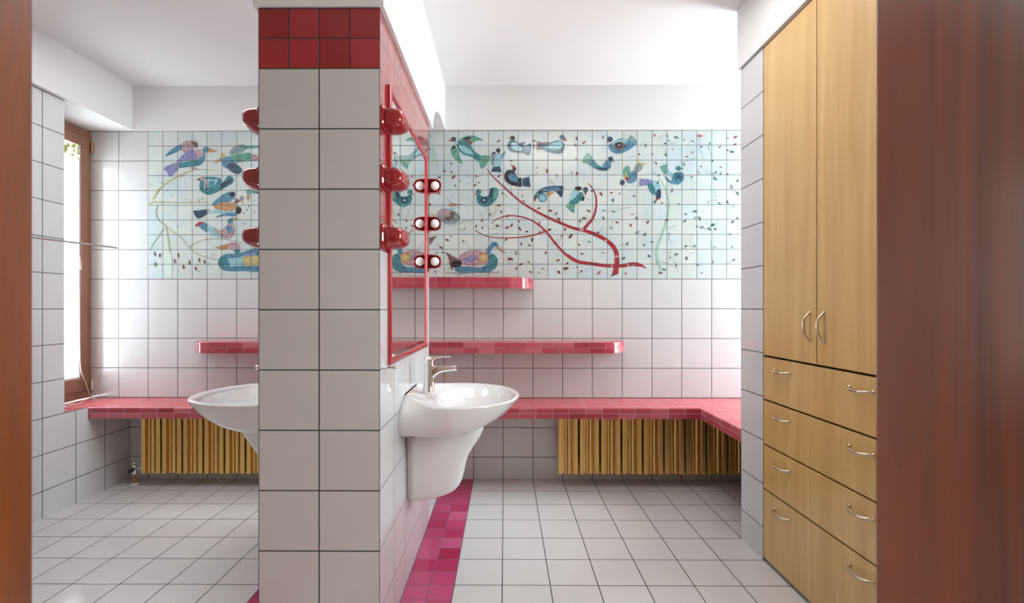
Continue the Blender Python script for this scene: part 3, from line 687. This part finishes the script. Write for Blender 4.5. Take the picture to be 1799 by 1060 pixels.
stroke('E','ltwig',[(155,650),(200,690),(260,730),(320,800),(400,860),(530,892)],1.6,1); stroke('E','ltwig',[(160,650),(175,720),(192,845)],2); stroke('E','ltwig',[(155,670),(90,760),(50,822)],1.6,.8); stroke('E','ltwig',[(325,800),(400,760),(500,745),(620,755),(700,775)],1.4,.8); poly('E','washg',[(160,850),(205,850),(205,1010),(160,1010)],False)
def leaf(f, m, x, y, a, L_, w_=.34):
    c, s = math.cos(a), math.sin(a)
    P = [(-.5, 0), (-.15, w_*.5), (.25, w_*.36), (.5, 0), (.2, -w_*.36), (-.2, -w_*.5)]
    poly(f, m, [(x+(p*c-q*s)*L_, y+(p*s+q*c)*L_) for p, q in P], False)
for x, y in ((88,850),(122,860),(225,900),(92,922),(285,940),(327,910),(393,892),(430,905),(370,952),(250,860)): leaf('E','brown',x,y,1.45+rnd.uniform(-.2,.2),36,.4)
for x, y, a in ((720,545,2.2),(700,570,2.4),(735,520,2.0),(775,560,1.6),(700,640,1.6),(640,470,.2),(415,470,2.1),(390,480,1.2),(60,370,.6),(270,320,.4),(160,310,1.4)): leaf('E','leafgrn' if x > 380 else 'ltwig',x,y,a,22,.3)
# leaves seen at known places
for f, m, x, y, a, L_ in (('A','leafred',310,400,.7,38),('A','leafred',335,537,-.7,62),('A','leafred',573,528,.6,36),('A','leafred',598,595,-.6,28),('A','leafpink',1685,180,-.6,52),('C','leafred',940,512,.1,72),('C','leafred',1050,568,-.5,52),
        ('C','leafred',1525,612,-.15,70),('C','leafred',1575,270,-1.0,70),('C','leafred',1040,195,1.1,56),('C','leafred',1055,352,-1.4,46),('C','leafred',955,155,-1.2,50),('C','leafred',440,322,-1.1,34),('C','leafred',312,272,.5,28),('C','leafred',645,183,-1.2,36),
        ('D','leafpink',303,637,-.8,62),('D','leafpink',577,640,-1.3,40),('D','leafgrn',593,340,-1.2,48),('D','leafred',628,152,1.3,44),('D','leafgrn',432,180,1,36),('D','leafgrn',205,320,.4,38),('D','leafred',130,442,0,42),
        ('B','leafpink',1330,110,0,68),('B','leafpink',1258,165,.3,36),('B','leafpink',1200,322,-.3,36),('B','leafpink',1253,278,.6,34),('B','leafpink',1343,422,.5,30),('B','leafpink',1322,484,.5,30),('B','leafpink',1543,430,.5,32),('B','leafpink',1613,258,.3,34),('B','leafpink',1535,222,-1,38),('B','leafpink',1168,150,1,28),
        ('B','leafred',150,178,-.6,54),('B','leafpink',1616,136,0,30),('B','leafred',712,298,.8,36),('B','leafred',885,390,1.2,38),('B','leafpink',1052,245,1.2,30),('B','leafgrn',1172,402,.9,36),('B','leafred',432,690,0,38),('B','leafred',513,698,1.2,32),('B','leafred',870,105,-1.1,38)):
    leaf(f, m, x, y, a, L_, .42); s = {'A': 5.89, 'B': 5.803, 'C': 5.997, 'D': 5.803}[f]; o0 = {'A': (740, 220), 'B': (1000, 220), 'C': (740, 370), 'D': (1000, 370)}[f]; occupied.append((o0[0]+x/s, o0[1]+y/s, 7))
cnt = 0
while cnt < 200:
    x = rnd.uniform(700, 1296); y = rnd.uniform(238, 482)
    if y < 300 and x < 900 and rnd.random() < .8: cnt += 0; continue
    if any((x-a)**2+(y-b_)**2 < (r+1.5)**2 for a, b_, r in occupied): cnt += .2; continue
    occupied.append((x, y, 6.5))
    if x < 1060: m = rnd.choice(['leafred', 'leafred', 'leafred', 'brown'])
    elif y < 300 and x > 1120: m = rnd.choice(['leafpink', 'leafgrn', 'leafgrn'])
    else: m = rnd.choice(['leafgrn', 'leafgrn', 'grey', 'leafred' if x < 1180 else 'leafgrn'])
    leaf('P', m, x, y, rnd.uniform(0, PI), rnd.uniform(4.6, 9.2), rnd.uniform(.36, .55)); cnt += 1
    if rnd.random() < .4: twig(x, y, rnd.uniform(0, 6.3), rnd.uniform(7, 20))
for k in range(26):
    x = rnd.uniform(272, 400); y = rnd.uniform(320, 480)
    if any((x-a)**2+(y-b_)**2 < (r+1.5)**2 for a, b_, r in occupied): continue
    leaf('P', rnd.choice(['ltwig', 'washg', 'grey']), x, y, rnd.uniform(0, PI), rnd.uniform(3, 6), .35)
big = [f for f in bmM.faces if len(f.verts) > 4]
bmM.normal_update(); bmesh.ops.triangulate(bmM, faces=big, ngon_method='EAR_CLIP')
for f in bmM.faces:
    f.normal_update()
    if f.normal.y > 0: f.normal_flip()
me = bpy.data.meshes.new('bird_mural'); bmM.to_mesh(me); bmM.free()
for x in mural_mats: me.materials.append(x)
mural = bpy.data.objects.new('bird_mural', me); C.objects.link(mural)
tag(mural, 'hand painted tile mural of blue and teal birds among red branches on the back wall', 'mural')

# ------------------------------------------------------------------ mirror on the middle wall
MA, MBk, MZ0, MZ1 = 1.645, 2.425, .955, 1.945
mr = tag(empty('wall_mirror', (MX1, 2.03, MZ0)), 'tall wall mirror in a red frame above the right basin', 'mirror')
def frame_ring(bm, y0, y1, z0, z1, r):
    prof = [(0, -r), (.008, -r), (.0125, -r*.6), (.014, 0), (.0125, r*.6), (.008, r), (0, r)]
    cs = [(y0, z0), (y1, z0), (y1, z1), (y0, z1)]; sg = [(1, 1), (-1, 1), (-1, -1), (1, -1)]
    rings = []
    for (y, z), (sy, sz) in zip(cs, sg):
        rings.append([bm.verts.new((MX1+.0+u, y+sy*(r+v), z+sz*(r+v))) for u, v in prof])
    for i in range(4):
        a, c = rings[i], rings[(i+1) % 4]
        for k in range(len(prof)-1): bm.faces.new((a[k], a[k+1], c[k+1], c[k]))
bm = bmesh.new(); frame_ring(bm, MA, MBk, MZ0, MZ1, .011)
part('mirror_frame', bm, M['frame_red'], mr, smooth='auto')
bm = bmesh.new()
a0, a1, b0, b1 = MA+.021, MBk-.021, MZ0+.021, MZ1-.021; bw = .018
o_ = [(MX1+.0045, a0, b0), (MX1+.0045, a1, b0), (MX1+.0045, a1, b1), (MX1+.0045, a0, b1)]
i_ = [(MX1+.0060, a0+bw, b0+bw), (MX1+.0060, a1-bw, b0+bw), (MX1+.0060, a1-bw, b1-bw), (MX1+.0060, a0+bw, b1-bw)]
bk = [(MX1+.0005, p[1], p[2]) for p in o_]
loft(bm, [bk, o_, i_])
part('mirror_glass', bm, M['mirror'], mr)

# ------------------------------------------------------------------ red ceramic wall lamps
def dring(wx, sgn, u, h, y, zc, n=22, low=1.0):
    pts = []
    for k in range(n+1):
        a = -PI/2+PI*k/n
        e = .5
        cu = abs(math.cos(a))**e; sv = math.copysign(abs(math.sin(a))**.68, math.sin(a))
        pts.append((wx+sgn*u*cu, y, zc+h*sv*(low if sv < 0 else 1)))
    return pts
def lamp(wx, sgn, yb, dirn, zc, label, group):
    """yb: closed back end, dirn: +1 opens towards the far side"""
    root = tag(empty('wall_lamp', (wx, yb+dirn*.04, zc)), label, 'wall lamp', group)
    bm = bmesh.new()
    st = [(0, .044, .014), (.002, .056, .021), (.007, .065, .0265), (.018, .071, .0305), (.040, .075, .034), (.065, .078, .0365), (.083, .0795, .0375), (.0865, .0775, .0360), (.0855, .074, .033), (.060, .070, .030), (.045, .05, .022)]
    loft(bm, [dring(wx, sgn, u, h, yb+dirn*l, zc) for l, u, h in st])
    # oval plate flat on the wall
    rp = []
    for x, s in ((0, 1.0), (.006, 1.0), (.010, .93)):
        rp.append([(wx+sgn*(x), yb+dirn*.043+.050*s*math.copysign(abs(math.cos(a))**.6, math.cos(a)), zc+.043*s*math.copysign(abs(math.sin(a))**.6, math.sin(a))) for a in [2*PI*k/28 for k in range(28)]])
    part('lamp_housing', bm, M['red_ceramic'], root, smooth=True)
    bm = bmesh.new(); loft(bm, rp)
    part('wall_plate', bm, M['red_ceramic'], root, smooth='auto')
    bm = bmesh.new()
    R_ = .0238; cyc = yb+dirn*.079; prof = [(.0115, yb+dirn*.03), (.0125, yb+dirn*.05)]
    for k in range(12):
        a = math.radians(-50+140*k/11); prof.append((max(R_*math.cos(a), .0003), cyc+dirn*R_*math.sin(a)*.8))
    lathe(bm, prof, wx+sgn*.0455, zc, 28, 'Y')
    part('bulb', bm, M['bulb'], root, smooth=True)
    return root
hts = ((1.80, 'top'), (1.60, 'middle'), (1.40, 'bottom'))
for zc, nm in hts:
    lamp(MX1, 1, 1.556, 1, zc, f'glossy red hooded wall lamp at the near edge of the mirror, {nm} of three', 'lamps at the near mirror edge')
for zc, nm in hts:
    lamp(MX1, 1, 2.540, -1, zc, f'red wall lamp with visible white bulb beyond the mirror, {nm} of three', 'lamps at the far mirror edge')
for zc, nm in hts:
    lamp(MX0, -1, 1.556, 1, zc, f'red wall lamp peeking out left of the tiled pillar, {nm} of three', 'lamps left of the pillar')

# ------------------------------------------------------------------ basins
def outline(um, vm, vw, n=40, uc=.18):
    """plan outline (u from the wall, v along it): straight at the wall, rounded front"""
    uc = min(uc, um*.5); pts = []
    m_ = 8
    for k in range(m_): 
        s = k/m_; pts.append((uc*s, -(vw+(vm-vw)*math.sin(s*PI/2))))
    for k in range(n+1):
        a = -PI/2+PI*k/n
        pts.append((uc+(um-uc)*abs(math.cos(a))**.88, vm*math.copysign(abs(math.sin(a))**.95, math.sin(a))))
    for k in range(m_):
        s = (k+1)/m_; pts.append((uc*(1-s), vw+(vm-vw)*math.cos(s*PI/2)))
    for k in range(1, 10): pts.append((0, vw*(1-2*k/10)))
    return pts
def basin(wx, sgn, yc, us, label, tap):
    root = tag(empty('wash_basin', (wx, yc, .335)), label, 'wash basin', 'white wall basins')
    W = lambda u, v, z: (wx+sgn*u*us, yc+v, z)
    ZR = .775
    def rimz(u, v, base):
        k = max(0, 1-u/.17)
        return base+k*k*.022 if u < .17 else base
    bm = bmesh.new(); rings = []
    body = [(0, .19, .195, .195), (.007, .27, .222, .222), (.020, .332, .245, .243), (.040, .378, .264, .258), (.065, .415, .279, .264), (.088, .442, .289, .255), (.108, .460, .2955, .225), (.122, .470, .2985, .19), (.130, .4755, .2995, .165), (.135, .478, .30, .15)]
    base = None
    for dz, um, vm, vw in body:
        o2 = outline(um, vm, vw); t_ = dz/.135
        rings.append([W(u, v, .640+dz+(rimz(u, v, 0))*t_) for u, v in o2])
    o2 = outline(.478, .30, .15)
    def inset(d):
        return outline(.478-d, .30-d, .15-d*.6, uc=.18)
    rings.append([W(u, v, ZR+.004+rimz(u, v, 0)) for u, v in inset(.006)])
    rings.append([W(u, v, ZR+.003+rimz(u, v, 0)) for u, v in inset(.022)])
    rings.append([W(u, v, ZR-.004+rimz(u, v, 0)) for u, v in inset(.034)])
    cu = .275
    for fu, fv, z in ((.170, .235, .766), (.162, .226, .758), (.152, .214, .742), (.138, .196, .722), (.118, .168, .703), (.09, .128, .688), (.055, .08, .679), (.022, .022, .675)):
        rings.append([W(cu+fu*math.cos(a), fv*math.sin(a), z) for a in [math.atan2(v/.30, (u-cu)/.2) for u, v in o2]])
    loft(bm, rings)
    part('basin_bowl', bm, M['ceramic'], root, smooth=True)
    bm = bmesh.new(); c0 = W(cu, 0, 0)
    lathe(bm, [(.021, .676), (.022, .679), (.016, .6795), (.0155, .678), (.0, .678)], c0[0], c0[1], 24)
    part('drain', bm, M['chrome'], root, smooth='auto')
    # half pedestal
    bm = bmesh.new(); rings = []
    for z, um, vm in ((.652, .322, .113), (.62, .316, .111), (.59, .302, .108), (.56, .282, .104), (.52, .256, .100), (.48, .242, .096), (.44, .233, .092), (.405, .224, .089), (.38, .212, .086), (.36, .195, .083), (.347, .172, .080), (.339, .145, .077), (.335, .115, .072), (.334, .07, .06)):
        ring = []
        for k in range(41):
            a = -PI/2+PI*k/40
            ring.append(W(um*abs(math.cos(a))**.8+.003, vm*math.copysign(abs(math.sin(a))**.8, math.sin(a)), z))
        for k in range(1, 6): ring.append(W(.003, vm*(1-2*k/6), z))
        rings.append(ring)
    loft(bm, rings)
    part('pedestal', bm, M['ceramic'], root, smooth=True)
    bm = bmesh.new()
    for q in (0, 1): 
        c = W(.045+q*.014, -.2215, .652); lathe(bm, [(.004, c[1]-.004), (.004, c[1]+.01)], c[0], c[2]-.002, 10, 'Y')
    part('fixing_hole', bm, M['black'], root)
    return root
basin(MX1, 1, 2.06, 1.0, 'white oval wash basin on a half pedestal, right of the tiled pillar', True)
basin(MX0, -1, 2.10, 1.15, 'white wash basin partly hidden behind the left side of the tiled pillar', False)

# tap
tx, ty, tz = MX1+.078, 2.06, .787
tp = tag(empty('basin_tap', (tx, ty, tz)), 'chrome single lever mixer tap standing on the right basin', 'tap')
bm = bmesh.new()
lathe(bm, [(.0275, tz), (.0275, tz+.004), (.026, tz+.007), (.0248, tz+.05), (.0228, tz+.10), (.022, tz+.118), (.0185, tz+.119), (.0185, tz+.121), (.022, tz+.122), (.0212, tz+.145), (.017, tz+.149), (.0, tz+.15)], tx, ty, 32)
part('tap_body', bm, M['chrome'], tp, smooth='auto')
def rrect(x, w_, zc, h, n=24, e=.5):
    return [(x, ty+w_*math.copysign(abs(math.cos(a))**e, math.cos(a)), zc+h*math.copysign(abs(math.sin(a))**e, math.sin(a))) for a in [2*PI*k/n for k in range(n)]]
bm = bmesh.new()
loft(bm, [rrect(tx+.004, .015, tz+.080, .034), rrect(tx+.020, .015, tz+.086, .029), rrect(tx+.034, .015, tz+.093, .021), rrect(tx+.052, .0145, tz+.099, .0145), rrect(tx+.080, .014, tz+.102, .0130), rrect(tx+.105, .0135, tz+.104, .0118)])
part('spout', bm, M['chrome'], tp, smooth='auto')
bm = bmesh.new(); loft(bm, [rrect(tx+.1055, .0145, tz+.104, .0125, e=.8), rrect(tx+.122, .0145, tz+.1035, .0125, e=.8), rrect(tx+.125, .012, tz+.103, .010, e=.8)])
part('aerator', bm, M['chrome'], tp, smooth='auto')
bm = bmesh.new()
loft(bm, [rrect(tx-.012, .014, tz+.146, .006), rrect(tx+.01, .0145, tz+.144, .012), rrect(tx+.022, .014, tz+.147, .010), rrect(tx+.034, .013, tz+.152, .005), rrect(tx+.06, .012, tz+.154, .0038), rrect(tx+.098, .011, tz+.154, .003)])
part('lever', bm, M['chrome'], tp, smooth='auto')

# towel hooks
def hook(wx, sgn, label):
    z = .951; y = 1.603
    root = tag(empty('towel_hook', (wx, y, z)), label, 'hook', 'chrome hooks')
    bm = bmesh.new()
    lathe(bm, [(.013, wx), (.013, wx+sgn*.004), (.006, wx+sgn*.009), (.0045, wx+sgn*.028), (.0045, wx+sgn*.030), (.0085, wx+sgn*.031), (.0085, wx+sgn*.037), (.006, wx+sgn*.039)], y, z, 20, 'X')
    part('hook_peg', bm, M['chrome'], root, smooth='auto')
    bm = bmesh.new(); tube(bm, [(wx, y-.012, z), (wx+sgn*.010, y-.016, z+.002)], .005, 12)
    part('fixing_screw', bm, M['chrome'], root, smooth='auto')
hook(MX1, 1, 'small chrome towel hook beside the lower near corner of the mirror')
hook(MX0, -1, 'small chrome towel hook above the left basin behind the pillar')

# ------------------------------------------------------------------ cabinet
cb = tag(empty('cabinet', (1.5, 1.78, 0)), 'tall light birch built-in cabinet with two doors above four drawers', 'cabinet')
CY0, CY1 = 1.414, 2.146; XF = XR
part('cabinet_body', boxes((XF+.022, 1.79, CY0, CY1, .0, 2.349)), M['gap'], cb)
def handle(bm_par, y, z, vertical, root):
    bm = bmesh.new(); L_ = .052; pts = []
    for k in range(17):
        s = -1+2*k/16; d = .024*(1-abs(s)**3.0)
        pts.append((XF-.002-d, y+(0 if vertical else s*L_), z+(s*L_ if vertical else -.004*(1-s*s))))
    rs = [.0042+.0016*(1-abs(-1+2*k/16)**2) for k in range(17)]
    tube(bm, pts, rs, 10)
    for s in (-1, 1):
        cy = y+(0 if vertical else s*L_); cz = z+(s*L_ if vertical else 0)
        lathe(bm, [(.0075, XF+.001), (.0075, XF-.004), (.005, XF-.007)], cy, cz, 14, 'X')
    h = obj('handle', bm, M['bronze'], None, smooth='auto')
    h.parent = bm_par
    return h
g_ = .0024
def front(name, y0, y1, z0, z1):
    return part(name, boxes((XF, XF+.020, y0+g_, y1-g_, z0+g_, z1-g_)), M['cab_wood'], cb, bevel=.0015)
ym = 1.780
d_a = front('cabinet_door', ym, CY1, .939, 2.345); d_b = front('cabinet_door', CY0, ym, .939, 2.345)
zs = (.936, .737, .533, .330, .012)
drs = [front('drawer', CY0, CY1, zs[i+1]+.002, zs[i]-.001) for i in range(4)]
handle(d_a, 1.818, 1.084, True, cb); handle(d_b, 1.738, 1.084, True, cb)
for i, o in enumerate(drs):
    for y in (1.998, 1.556): handle(o, y, zs[i]-(.051, .054, .057, .056)[i], False, cb)
